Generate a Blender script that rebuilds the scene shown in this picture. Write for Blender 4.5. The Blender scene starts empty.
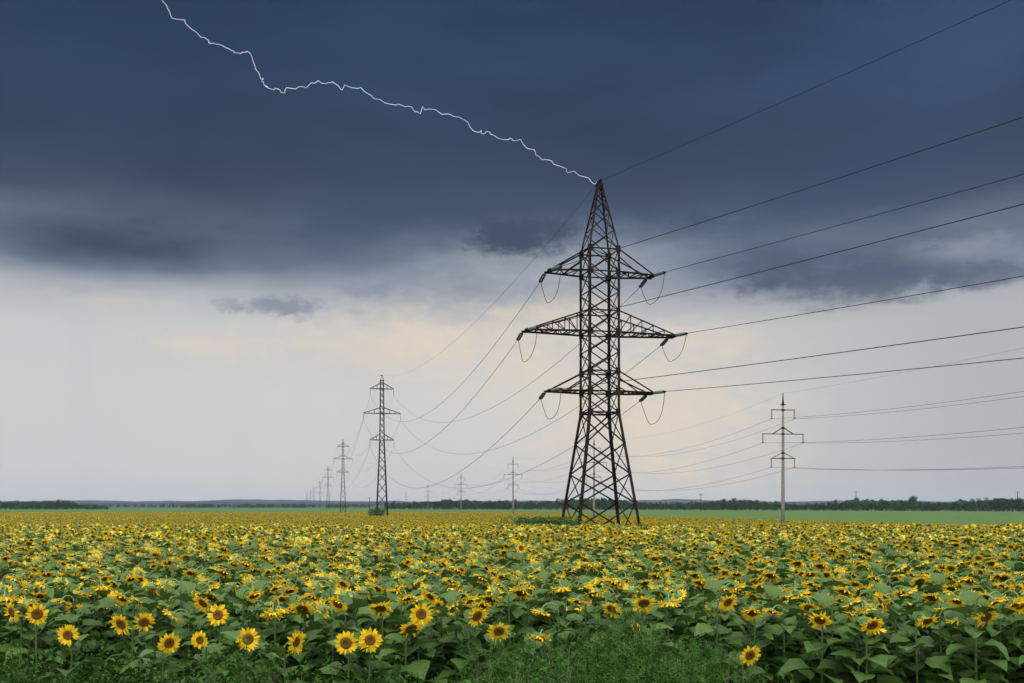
import bpy, math, random
import numpy as np
from mathutils import Vector, Matrix

R = random.Random(7)
NR = np.random.default_rng(11)
F = 995.0          # focal length in pixels of a 1024 px wide frame (35 mm lens)
HY = 505.0         # image row of eye level
EYE = 2.7

scene = bpy.context.scene
C = scene.collection

# ------------------------------------------------------------------ terrain
def sstep(t):
    t = min(1.0, max(0.0, t))
    return t * t * (3 - 2 * t)

def gz(y):
    return -2.1 * sstep((y - 40) / 120.0)

def gzn(y):
    t = np.clip((y - 40) / 120.0, 0, 1)
    return -2.1 * t * t * (3 - 2 * t)

def edge_x(y):               # right-hand edge of the sunflower field
    return 77.0 - (y - 150.0) * 0.288

def at(px, py, Y):           # a point of the place at depth Y
    return Vector(((px - 512) / F * Y, Y, EYE + (HY - py) / F * Y))

# ------------------------------------------------------------------ materials
def new_mat(name):
    m = bpy.data.materials.new(name)
    m.use_nodes = True
    nt = m.node_tree
    nt.nodes.clear()
    out = nt.nodes.new('ShaderNodeOutputMaterial')
    return m, nt, out

def ramp(nt, fac, stops):
    r = nt.nodes.new('ShaderNodeValToRGB')
    el = r.color_ramp.elements
    while len(el) < len(stops):
        el.new(0.5)
    for e, (p, c) in zip(el, stops):
        e.position = p
        e.color = (c[0], c[1], c[2], 1)
    nt.links.new(fac, r.inputs[0])
    return r.outputs[0]

def noise(nt, scale, detail=3, rough=0.55, vec=None):
    n = nt.nodes.new('ShaderNodeTexNoise')
    n.inputs['Scale'].default_value = scale
    n.inputs['Detail'].default_value = detail
    n.inputs['Roughness'].default_value = rough
    if vec is not None:
        nt.links.new(vec, n.inputs['Vector'])
    return n.outputs['Fac']

def plain(name, stops, scale=3.0, rough=0.7, spec=0.3, bump=0.0, metal=0.0, coord='pos', detail=4):
    m, nt, out = new_mat(name)
    b = nt.nodes.new('ShaderNodeBsdfPrincipled')
    g = nt.nodes.new('ShaderNodeNewGeometry')
    f = noise(nt, scale, detail, 0.6, g.outputs['Position'])
    c = ramp(nt, f, stops)
    nt.links.new(c, b.inputs['Base Color'])
    b.inputs['Roughness'].default_value = rough
    b.inputs['Specular IOR Level'].default_value = spec
    b.inputs['Metallic'].default_value = metal
    if bump:
        bn = nt.nodes.new('ShaderNodeBump')
        bn.inputs['Strength'].default_value = bump
        nt.links.new(noise(nt, scale * 4, 4, 0.6, g.outputs['Position']), bn.inputs['Height'])
        nt.links.new(bn.outputs[0], b.inputs['Normal'])
    nt.links.new(b.outputs[0], out.inputs['Surface'])
    return m

def leafy(name, stops, trans=0.25, rough=0.55, spec=0.3, pscale=0.7, pamt=0.35, fine=0.0):
    """thin living tissue: colour varies from leaf to leaf and slowly over the field"""
    m, nt, out = new_mat(name)
    g = nt.nodes.new('ShaderNodeNewGeometry')
    n = noise(nt, pscale, 3, 0.6, g.outputs['Position'])
    mx = nt.nodes.new('ShaderNodeMix')
    mx.data_type = 'FLOAT'
    mx.inputs[0].default_value = pamt
    nt.links.new(g.outputs['Random Per Island'], mx.inputs[2])
    nt.links.new(n, mx.inputs[3])
    fac = mx.outputs[0]
    if fine:
        n2 = noise(nt, 55, 3, 0.6, g.outputs['Position'])
        m2 = nt.nodes.new('ShaderNodeMix')
        m2.data_type = 'FLOAT'
        m2.inputs[0].default_value = fine
        nt.links.new(fac, m2.inputs[2])
        nt.links.new(n2, m2.inputs[3])
        fac = m2.outputs[0]
    col = ramp(nt, fac, stops)
    b = nt.nodes.new('ShaderNodeBsdfPrincipled')
    b.inputs['Roughness'].default_value = rough
    b.inputs['Specular IOR Level'].default_value = spec
    nt.links.new(col, b.inputs['Base Color'])
    t = nt.nodes.new('ShaderNodeBsdfTranslucent')
    nt.links.new(col, t.inputs['Color'])
    mix = nt.nodes.new('ShaderNodeMixShader')
    mix.inputs[0].default_value = trans
    nt.links.new(b.outputs[0], mix.inputs[1])
    nt.links.new(t.outputs[0], mix.inputs[2])
    nt.links.new(mix.outputs[0], out.inputs['Surface'])
    return m

M = {}
M['stem'] = leafy('sunflower stem', [(0.0, (.035, .08, .02)), (1, (.09, .15, .045))], 0.05, 0.6)
M['leaf'] = leafy('sunflower leaf', [(0.0, (.030, .074, .012)), (.45, (.052, .114, .020)), (.8, (.086, .158, .032)), (.93, (.13, .19, .040)), (1, (.26, .23, .06))], 0.22, 0.5, 0.25, fine=0.25)
M['bract'] = leafy('sunflower bract', [(0, (.10, .18, .05)), (1, (.22, .32, .11))], 0.1)
M['petal'] = leafy('sunflower petal', [(0, (.70, .36, .006)), (.35, (.86, .57, .010)), (1, (.93, .72, .022))], 0.3, 0.55, 0.2, fine=0.2)
M['disc_ring'] = plain('sunflower florets', [(.3, (.095, .040, .009)), (.7, (.22, .10, .018))], 90, 0.85, 0.1, 0.6)
M['disc_core'] = plain('sunflower seed core', [(.3, (.050, .026, .010)), (.7, (.13, .075, .018))], 90, 0.9, 0.1, 0.6)
M['weed'] = leafy('weed leaf', [(0, (.014, .046, .006)), (.5, (.030, .090, .010)), (1, (.075, .165, .022))], 0.2, 0.6, 0.15, fine=0.2)
M['weed_dry'] = leafy('dry weed', [(0, (.10, .085, .045)), (1, (.24, .22, .13))], 0.1)
M['soil'] = plain('field soil', [(.3, (.020, .026, .012)), (.7, (.045, .050, .022))], 1.2, 0.95, 0.1, 0.4)
M['crop'] = plain('low green crop', [(.3, (.055, .105, .022)), (.55, (.068, .125, .026)), (.8, (.088, .140, .034))], 0.035, 0.9, 0.15, 0.0)
M['farland'] = plain('far farmland', [(.35, (.03, .055, .03)), (.65, (.06, .08, .045))], 0.004, 0.95, 0.1)
M['hill'] = plain('wooded hills', [(.35, (.008, .016, .018)), (.55, (.016, .028, .026)), (.75, (.040, .052, .040))], 0.006, 0.95, 0.05)
M['tree'] = leafy('tree foliage', [(0, (.012, .030, .011)), (.5, (.024, .055, .018)), (1, (.045, .085, .028))], 0.1, 0.7, 0.1, 0.05, 0.4)
M['bark'] = plain('bark', [(.3, (.04, .032, .024)), (.7, (.09, .075, .06))], 8, 0.9, 0.1)
M['steel'] = plain('weathered painted steel', [(.35, (.008, .007, .006)), (.55, (.014, .010, .008)), (.74, (.048, .021, .013))], 1.6, 0.8, 0.15, 0.15)
M['steel_far'] = plain('dull dark steel', [(.3, (.008, .008, .008)), (.7, (.018, .016, .015))], 1.0, 0.9, 0.1)
M['wire'] = plain('aluminium conductor', [(.3, (.010, .010, .011)), (.7, (.020, .020, .022))], 0.5, 0.9, 0.08)
M['concrete'] = plain('pole concrete', [(.3, (.15, .147, .138)), (.7, (.24, .235, .22))], 2.5, 0.9, 0.2, 0.2)
M['footing'] = plain('footing concrete', [(.3, (.18, .175, .16)), (.7, (.28, .27, .25))], 2.5, 0.9, 0.2, 0.2)

def glass_mat():
    m, nt, out = new_mat('green insulator glass')
    b = nt.nodes.new('ShaderNodeBsdfPrincipled')
    g = nt.nodes.new('ShaderNodeNewGeometry')
    c = ramp(nt, noise(nt, 3, 2, .5, g.outputs['Position']), [(.3, (.12, .21, .20)), (.7, (.20, .34, .32))])
    nt.links.new(c, b.inputs['Base Color'])
    b.inputs['Roughness'].default_value = 0.15
    b.inputs['Transmission Weight'].default_value = 0.25
    nt.links.new(b.outputs[0], out.inputs['Surface'])
    return m
M['glass'] = glass_mat()
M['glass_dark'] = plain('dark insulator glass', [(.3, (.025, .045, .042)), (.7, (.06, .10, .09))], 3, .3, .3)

def bolt_mat():
    m, nt, out = new_mat('lightning')
    e = nt.nodes.new('ShaderNodeEmission')
    e.inputs['Color'].default_value = (.86, .90, 1.0, 1)
    e.inputs['Strength'].default_value = 1.6
    nt.links.new(e.outputs[0], out.inputs['Surface'])
    return m
M['bolt'] = bolt_mat()

# ------------------------------------------------------------------ mesh plumbing
class Geo:
    """growing list of faces; every face has a material slot"""
    def __init__(s):
        s.v = []; s.f = []; s.m = []
    def add(s, vs, fs, mi=0):
        o = len(s.v)
        s.v.extend([tuple(v) for v in vs])
        s.f.extend([tuple(i + o for i in f) for f in fs])
        s.m.extend([mi] * len(fs))
    def merge(s, g, mi=None):
        o = len(s.v)
        s.v.extend(g.v)
        s.f.extend([tuple(i + o for i in f) for f in g.f])
        s.m.extend(g.m if mi is None else [mi] * len(g.f))
    def arrays(s):
        v = np.array(s.v, dtype=np.float64).reshape(-1, 3)
        tot = np.array([len(f) for f in s.f], dtype=np.int32)
        idx = np.array([i for f in s.f for i in f], dtype=np.int32)
        return v, idx, tot, np.array(s.m, dtype=np.int32)

def mesh_from(name, v, idx, tot, mi, mats, smooth=False):
    me = bpy.data.meshes.new(name)
    me.vertices.add(len(v))
    me.vertices.foreach_set('co', np.ascontiguousarray(v, dtype=np.float32).ravel())
    me.loops.add(len(idx))
    me.loops.foreach_set('vertex_index', idx)
    me.polygons.add(len(tot))
    st = np.zeros(len(tot), dtype=np.int32)
    st[1:] = np.cumsum(tot)[:-1]
    me.polygons.foreach_set('loop_start', st)
    if mi is not None:
        me.polygons.foreach_set('material_index', mi)
    if smooth:
        me.polygons.foreach_set('use_smooth', np.ones(len(tot), dtype=bool) if (mi is None or len(mats) < 5) else (mi != 1))
    else:
        me.polygons.foreach_set('use_smooth', np.zeros(len(tot), dtype=bool))
    for m in mats:
        me.materials.append(m)
    me.update(calc_edges=True)
    return me

def link(name, me, parent=None, loc=None):
    o = bpy.data.objects.new(name, me)
    C.objects.link(o)
    if parent is not None:
        o.parent = parent
    if loc is not None:
        o.location = loc
    return o

def build(name, g, mats, parent=None, loc=None, smooth=False):
    v, idx, tot, mi = g.arrays()
    if not isinstance(mats, (list, tuple)):
        mats = [mats]
        mi = None
    return link(name, mesh_from(name, v, idx, tot, mi, mats, smooth), parent, loc)

def tag(o, label=None, cat=None, group=None, kind=None):
    if label: o['label'] = label
    if cat: o['category'] = cat
    if group: o['group'] = group
    if kind: o['kind'] = kind
    return o

def empty(name, loc, rz=0.0):
    o = bpy.data.objects.new(name, None)
    o.empty_display_size = 0.3
    C.objects.link(o)
    o.location = loc
    o.rotation_euler = (0, 0, rz)
    return o

def copy_tree(o, parent=None):
    c = o.copy()
    C.objects.link(c)
    if parent is not None:
        c.parent = parent
    for ch in list(o.children):
        copy_tree(ch, c)
    return c

def scatter(name, protos, pos, rz, sc, which, mats, smooth=False):
    """one real mesh made of many placed copies of the given shapes"""
    V = []; I = []; T = []; MI = []
    off = 0
    for k, (v, idx, tot, mi) in enumerate(protos):
        sel = np.nonzero(which == k)[0]
        n = len(sel)
        if n == 0:
            continue
        c, s = np.cos(rz[sel]), np.sin(rz[sel])
        S = sc[sel]
        x = (v[None, :, 0] * c[:, None] - v[None, :, 1] * s[:, None]) * S[:, None] + pos[sel, 0][:, None]
        y = (v[None, :, 0] * s[:, None] + v[None, :, 1] * c[:, None]) * S[:, None] + pos[sel, 1][:, None]
        z = v[None, :, 2] * S[:, None] + pos[sel, 2][:, None]
        V.append(np.stack([x, y, z], -1).reshape(-1, 3))
        I.append((idx[None, :] + (np.arange(n) * len(v))[:, None] + off).ravel())
        T.append(np.tile(tot, n)); MI.append(np.tile(mi, n))
        off += n * len(v)
    me = mesh_from(name, np.concatenate(V), np.concatenate(I).astype(np.int32), np.concatenate(T).astype(np.int32),
                   np.concatenate(MI).astype(np.int32), mats, smooth)
    return link(name, me)

def tube(g, pts, rad, n=6, mi=0, caps=True):
    """pts: list of Vector, rad: number or list"""
    k = len(pts)
    rs = rad if isinstance(rad, (list, tuple)) else [rad] * k
    vs = []
    prev = None
    for i, p in enumerate(pts):
        t = (pts[min(i + 1, k - 1)] - pts[max(i - 1, 0)])
        if t.length < 1e-9: t = Vector((0, 0, 1))
        t.normalize()
        if prev is None:
            a = t.cross(Vector((0, 0, 1)))
            if a.length < 1e-3: a = t.cross(Vector((0, 1, 0)))
        else:
            a = prev - t * prev.dot(t)
        a.normalize(); prev = a
        b = t.cross(a)
        for j in range(n):
            q = 2 * math.pi * j / n
            vs.append(p + (a * math.cos(q) + b * math.sin(q)) * rs[i])
    fs = []
    for i in range(k - 1):
        for j in range(n):
            j2 = (j + 1) % n
            fs.append((i * n + j, i * n + j2, (i + 1) * n + j2, (i + 1) * n + j))
    if caps:
        fs.append(tuple(range(n - 1, -1, -1)))
        fs.append(tuple((k - 1) * n + j for j in range(n)))
    g.add(vs, fs, mi)

def angle_bar(g, p0, p1, w, ref, th=None):
    """angle-steel bar from p0 to p1, flange width w, heel pointing towards ref"""
    p0 = Vector(p0); p1 = Vector(p1)
    t = (p1 - p0)
    if t.length < 1e-6: return
    t.normalize()
    ref = Vector(ref)
    a = ref - t * ref.dot(t)
    if a.length < 1e-4:
        a = t.orthogonal()
    a.normalize()
    b = t.cross(a)
    th = th or max(0.012, w * 0.16)
    u = (a + b).normalized(); v = (a - b).normalized()
    # heel at the ref side, two flanges going back at 45 degrees
    prof = [(0, 0), (-w, 0), (-w, -th), (-th, -th), (-th, -w), (0, -w)]
    o = a * (w * 0.35)
    vs = []
    for p in (p0, p1):
        for (x, y) in prof:
            vs.append(p + o + u * x + v * y)
    fs = [(i, (i + 1) % 6, 6 + (i + 1) % 6, 6 + i) for i in range(6)]
    fs += [(0, 5, 4, 3), (0, 3, 2, 1), (6, 7, 8, 9), (6, 9, 10, 11)]
    g.add(vs, fs)

def box(g, c, sx, sy, sz, ax=None, ay=None, az=None, mi=0):
    c = Vector(c)
    ax = Vector(ax or (1, 0, 0)); ay = Vector(ay or (0, 1, 0)); az = Vector(az or (0, 0, 1))
    vs = [c + ax * (i * sx / 2) + ay * (j * sy / 2) + az * (k * sz / 2) for k in (-1, 1) for j in (-1, 1) for i in (-1, 1)]
    fs = [(0, 2, 3, 1), (4, 5, 7, 6), (0, 1, 5, 4), (2, 6, 7, 3), (0, 4, 6, 2), (1, 3, 7, 5)]
    g.add(vs, fs, mi)

# ------------------------------------------------------------------ ground, fields, hills
def sheet(name, xs, ys, zf, mat, kind='structure', keep=None):
    g = Geo()
    vs = [(x, y, zf(x, y)) for y in ys for x in xs]
    nx = len(xs)
    fs = []
    for j in range(len(ys) - 1):
        for i in range(nx - 1):
            fs.append((j * nx + i, j * nx + i + 1, (j + 1) * nx + i + 1, (j + 1) * nx + i))
    g.add(vs, fs)
    o = build(name, g, mat, smooth=True)
    o['kind'] = kind
    return o

ys = [-280, -120, -60, -30] + list(range(-10, 181, 5)) + [200, 260, 340, 450, 700, 1100, 1700, 2600, 4000, 5600, 6400]
xs = [-5800, -3600, -1800, -800, -400, -200, -100, -50, -25, 0, 25, 50, 100, 200, 400, 800, 1800, 3600, 5800]
sheet('ground', xs, ys, lambda x, y: gz(y) - (0.0 if y < 900 else 0.2), M['soil'])

def poly_sheet(name, rows, mat, zoff):
    """rows: (y, x0, x1); strips of quads following the terrain"""
    g = Geo()
    n = 24
    for (y, x0, x1) in rows:
        g.v.extend([(x0 + (x1 - x0) * i / n, y, gz(y) + zoff) for i in range(n + 1)])
    for j in range(len(rows) - 1):
        for i in range(n):
            a = j * (n + 1) + i
            g.f.append((a, a + 1, a + n + 2, a + n + 1)); g.m.append(0)
    o = build(name, g, mat, smooth=True)
    o['kind'] = 'structure'
    return o

rows = [(y, edge_x(y) + 0.6, 900) for y in (60, 75, 90, 105, 120, 135, 150, 170, 200, 240, 300, 360, 425)]
poly_sheet('green_crop_field', rows, M['crop'], 0.55)
poly_sheet('far_green_field', [(425, -1500, 900), (600, -1700, 1100), (900, -1900, 1500), (1250, -2200, 1900)], M['crop'], 0.45)
poly_sheet('distant_farmland', [(1250, -5600, 5600), (2200, -5600, 5600), (3600, -5600, 5600), (5000, -5600, 5600)], M['farland'], 0.3)

def fbm(x, seed=0):
    r = 0.0
    for k, (fq, am) in enumerate(((.0007, 1), (.0019, .45), (.0051, .2), (.013, .09), (.034, .05))):
        r += am * math.sin(x * fq * 6.283 + seed * 1.7 + k * 2.3) * math.cos(x * fq * 2.17 + seed + k)
    return r

def ridge(name, y0, top, depth, seed, xa, xb, fade_left=None):
    g = Geo()
    n = 420
    prof = [(0, 0.0), (.25, .5), (.5, .85), (.75, 1.0), (1.0, .9)]
    for (t, hh) in prof:
        for i in range(n + 1):
            x = xa + (xb - xa) * i / n
            h = top * (1 + .22 * fbm(x, seed)) + (R.random() * 1.6 if hh > .9 else 0)
            if fade_left:
                h *= .55 + .45 * sstep((x - fade_left) / 900)
            g.v.append((x, y0 + depth * t + 60 * fbm(x * 1.3, seed + 4), -2.2 + (h + 2.2) * hh))
    for j in range(len(prof) - 1):
        for i in range(n):
            a = j * (n + 1) + i
            g.f.append((a, a + 1, a + n + 2, a + n + 1)); g.m.append(0)
    o = build(name, g, M['hill'], smooth=False)
    o['kind'] = 'structure'
    return o
ridge('near_hills', 2900, 11.0, 700, 3, -4200, 4200)
ridge('far_hills', 4700, 25.0, 700, 8, -5200, 5200)

# ------------------------------------------------------------------ sunflowers
def rot_to(nrm):
    return Vector((0, 0, 1)).rotation_difference(Vector(nrm)).to_matrix()

def head_geo(rng, lod, rad, upv=Vector((0, 1, 0)), sd_=0.0):
    """flower head whose face looks along +Z; returns back, petals, ring, core"""
    back, pet, disc = Geo(), Geo(), Geo()
    dr = rad * rng.uniform(.43, .51)
    if lod: dr *= .85 if lod == 1 else .45
    if lod == 0:
        n = 14
        def ringv(r, z): return [(r * math.cos(6.2832 * j / n), r * math.sin(6.2832 * j / n), z) for j in range(n)]
        def lathe(g, prof, mi):
            vs = []
            for (r, z) in prof: vs += ringv(r, z)
            fs = []
            for i in range(len(prof) - 1):
                for j in range(n):
                    k = (j + 1) % n
                    fs.append((i * n + j, i * n + k, (i + 1) * n + k, (i + 1) * n + j))
            g.add(vs, fs, mi)
        lathe(back, [(dr * .12, -.040), (dr * .55, -.034), (dr * .95, -.018), (dr * 1.02, 0)], 2)
        for j in range(13):                      # pointed green bracts
            q = 6.2832 * (j + rng.random() * .5) / 13
            d = Vector((math.cos(q), math.sin(q), 0)); s = Vector((-d.y, d.x, 0))
            L = dr * rng.uniform(1.25, 1.6)
            back.add([d * dr * .8 + s * .014 + Vector((0, 0, -.02)), d * dr * .8 - s * .014 + Vector((0, 0, -.02)),
                      d * L + Vector((0, 0, rng.uniform(-.035, .0)))], [(0, 1, 2)], 2)
        lathe(disc, [(dr, .0), (dr * .93, .012), (dr * .72, .017), (dr * .5, .014)], 4)
        lathe(disc, [(dr * .5, .014), (dr * .22, .009), (dr * .02, .008)], 5)
        for ringk in range(2):
            np_ = rng.choice((16, 17, 18)); miss = rng.choice((.03, .08, .25))
            for j in range(np_):
                if rng.random() < miss: continue
                q = 6.2832 * (j + .5 * ringk + rng.uniform(-.25, .25)) / np_
                d = Vector((math.cos(q), math.sin(q), 0)); s = Vector((-d.y, d.x, 0))
                L = (rad - dr) * rng.uniform(.85, 1.15) + dr * .1
                W = rng.uniform(.012, .021)
                lift = rng.uniform(-.15, .6) - ringk * .25 + .55 * sd_ * max(0, d.dot(upv))
                curl = rng.uniform(-1.2, 1.0)
                tw = rng.uniform(-.7, .7)
                vs = []
                p = d * dr * .9 + Vector((0, 0, .004 - ringk * .006))
                ang = lift
                pr = [.55, 1.0, .85, .08]
                for i in range(4):
                    nn = Vector((0, 0, 1)) * math.cos(ang) - d * math.sin(ang)
                    ss = (s * math.cos(tw * i / 3) + nn * math.sin(tw * i / 3))
                    vs += [p + ss * W * pr[i] + nn * .003, p - nn * .002, p - ss * W * pr[i] + nn * .003]
                    p = p + (d * math.cos(ang) + Vector((0, 0, 1)) * math.sin(ang)) * L / 3
                    ang += curl / 3
                fs = []
                for i in range(3):
                    a = i * 3
                    fs += [(a, a + 1, a + 4, a + 3), (a + 1, a + 2, a + 5, a + 4)]
                pet.add(vs, fs, 3)
    else:
        n = 8 if lod == 1 else 6
        vs = [(0, 0, .015)] + [(dr * math.cos(6.2832 * j / n), dr * math.sin(6.2832 * j / n), .006) for j in range(n)]
        disc.add(vs, [(0, 1 + j, 1 + (j + 1) % n) for j in range(n)], 4 if rng.random() < .5 else 5)
        vs = [(0, 0, -.04)] + [(dr * 1.05 * math.cos(6.2832 * j / n), dr * 1.05 * math.sin(6.2832 * j / n), -.002) for j in range(n)]
        back.add(vs, [(0, 1 + (j + 1) % n, 1 + j) for j in range(n)], 2)
        np_ = 15 if lod == 1 else 8
        for j in range(np_):
            q = 6.2832 * (j + rng.uniform(-.3, .3)) / np_
            d = Vector((math.cos(q), math.sin(q), 0)); s = Vector((-d.y, d.x, 0))
            L = rad * rng.uniform(.9, 1.1)
            W = .030 if lod == 1 else .075
            z1 = rng.uniform(-.02, .055) + .06 * sd_ * max(0, d.dot(upv)); z0 = rng.uniform(-.005, .004)
            mid = d * (dr + (L - dr) * .5)
            pet.add([d * dr * .9 + Vector((0, 0, z0)), mid + s * W + Vector((0, 0, z1 * .6)), d * L + Vector((0, 0, z1)),
                     mid - s * W + Vector((0, 0, z1 * .6))], [(0, 1, 2), (0, 2, 3)], 3)
    return back, pet, disc

def leaf_geo(g, p, az, rng, L, W, lod, tilt):
    d = Vector((math.cos(az), math.sin(az), 0)); s = Vector((-d.y, d.x, 0)); up = Vector((0, 0, 1))
    pl = L * rng.uniform(.35, .6)
    e = p + d * pl * .8 + up * pl * rng.uniform(.35, .7)
    if lod == 0:
        tube(g, [p, p + d * pl * .35 + up * pl * .3, e], [.006, .005, .004], 3, 0, False)
    q = e.copy()
    ang = tilt
    if lod == 0:
        pr = [.18, .86, 1.0, .72, .34, .02]; curl = rng.uniform(-1.3, -.5)
    elif lod == 1:
        pr = [.4, 1.0, .6, .03]; curl = rng.uniform(-1.2, -.4)
    else:
        pr = [.6, .9, .05]; curl = rng.uniform(-1, -.3)
    m = len(pr) - 1
    fold = rng.uniform(.12, .45)
    roll = rng.uniform(-.3, .3)
    vs = []
    for i, w in enumerate(pr):
        nn = up * math.cos(ang) - d * math.sin(ang)
        side = s * math.cos(roll) + nn * math.sin(roll)
        back = -d * (L * .10 if (lod == 0 and i == 1) else 0)
        ww = W * w * .5
        wv = rng.uniform(-.017, .017)
        vs += [q + side * ww + nn * (fold * ww + wv) + back, q, q - side * ww + nn * (fold * ww - wv) + back]
        q = q + (d * math.cos(ang) + up * math.sin(ang)) * L / m
        ang += curl / m
    fs = []
    for i in range(m):
        a = i * 3
        fs += [(a, a + 1, a + 4, a + 3), (a + 1, a + 2, a + 5, a + 4)]
    g.add(vs, fs, 1)
    if lod == 0:
        rib = []
        for i in range(m):
            c = Vector(vs[i * 3 + 1]) + up * .004
            rib += [c + s * .0035 * (1 - i / m), c - s * .0035 * (1 - i / m)]
        g.add(rib, [(2 * i, 2 * i + 1, 2 * i + 3, 2 * i + 2) for i in range(m - 1)], 2)

def plant(rng, H, az, droop, lod=0, rad=.14, nleaf=None, head=True, clear=False):
    """returns dict of Geo in plant space (base at origin) and the head centre.
    az: compass angle the head looks to (0 = towards -Y), droop in radians below level"""
    stem, leaves = Geo(), Geo()
    f = Vector((math.sin(az), -math.cos(az), 0))
    r = rng.uniform(.07, .13)
    Hs = H - r * .6
    lean = Vector((rng.uniform(-.05, .05), rng.uniform(-.05, .05), 0))
    pts = [Vector((0, 0, 0)), lean * .3 + Vector((0, 0, Hs * .45)), lean + Vector((0, 0, Hs))]
    turn = math.pi / 2 + droop
    k = {0: 6, 1: 3, 2: 2}[lod]
    for i in range(1, k + 1):
        ph = turn * i / k
        pts.append(lean + Vector((0, 0, Hs)) + f * r * (1 - math.cos(ph)) + Vector((0, 0, r * math.sin(ph))))
    nrm = f * math.cos(droop) - Vector((0, 0, 1)) * math.sin(droop)
    rs = [.016, .014, .011] + [.010] * (k - 1) + [.013]
    tube(stem, pts[:3], rs[:3], {0: 6, 1: 3, 2: 3}[lod], 0, False)
    tube(stem, pts[2:], rs[2:], {0: 6, 1: 3, 2: 3}[lod], 2, False)
    hc = pts[-1] + nrm * .036
    if nleaf is None:
        nleaf = {0: rng.choice((16, 17, 18, 19)), 1: 10, 2: 6}[lod]
    zlo = {0: .12, 1: .45, 2: .6}[lod]
    a0 = rng.uniform(0, 6.28)
    for i in range(nleaf):
        t = (i + .5) / nleaf
        z = Hs * (zlo + (.97 - zlo) * t)
        size = ((.41 if lod == 0 else .33) - .15 * t ** 2) * rng.uniform(.75, 1.15)
        if lod == 2: size *= 1.6
        p = lean * (z / Hs) + Vector((0, 0, z))
        la = a0 + i * 2.4 + rng.uniform(-.4, .4)
        if clear and z > Hs - .42 and Vector((math.cos(la), math.sin(la), 0)).dot(f) > .05: la += math.pi
        leaf_geo(leaves, p, la, rng, size, size * rng.uniform(.72, .95), lod, rng.uniform(-.1, .6) if t < .8 else rng.uniform(.2, .9))
    m = rot_to(nrm)
    upv = m.inverted() @ Vector((0, 0, 1)); upv.z = 0
    if upv.length > 1e-4: upv.normalize()
    back, pet, disc = head_geo(rng, lod, rad, upv, math.sin(max(0, droop)))
    if not head:
        back, pet, disc = Geo(), Geo(), Geo()
    return dict(stem=stem, leaves=leaves, back=back, pet=pet, disc=disc, hc=hc, m=m)

PM = [M['stem'], M['leaf'], M['bract'], M['petal'], M['disc_ring'], M['disc_core']]

def xf(g, m, c):
    o = Geo()
    o.v = [tuple((m @ Vector(v)) + c) for v in g.v]
    o.f = g.f; o.m = g.m
    return o

def whole(p):
    g = Geo()
    g.merge(p['stem']); g.merge(p['leaves'])
    for k in ('back', 'pet', 'disc'):
        g.merge(xf(p[k], p['m'], p['hc']))
    return g.arrays()

def plant_meshes(p):
    d = {}
    for k, nm in (('stem', 'stem'), ('leaves', 'leaves'), ('back', 'flower_head'), ('pet', 'petals'), ('disc', 'seed_disc')):
        v, idx, tot, mi = p[k].arrays()
        d[k] = mesh_from(nm, v, idx, tot, mi, PM, smooth=True)
    return d

GROUP = 'sunflowers in the front rows of the field'
def plant_object(p, d, loc, rz, sc, label):
    root = empty('sunflower', loc, rz)
    root.scale = (sc, sc, sc)
    tag(root, label, 'sunflower', GROUP)
    link('stem', d['stem'], root)
    link('leaves', d['leaves'], root)
    h = link('flower_head', d['back'], root)
    h.location = p['hc']
    h.rotation_euler = p['m'].to_euler()
    link('petals', d['pet'], h)
    link('seed_disc', d['disc'], h)
    return root

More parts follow.
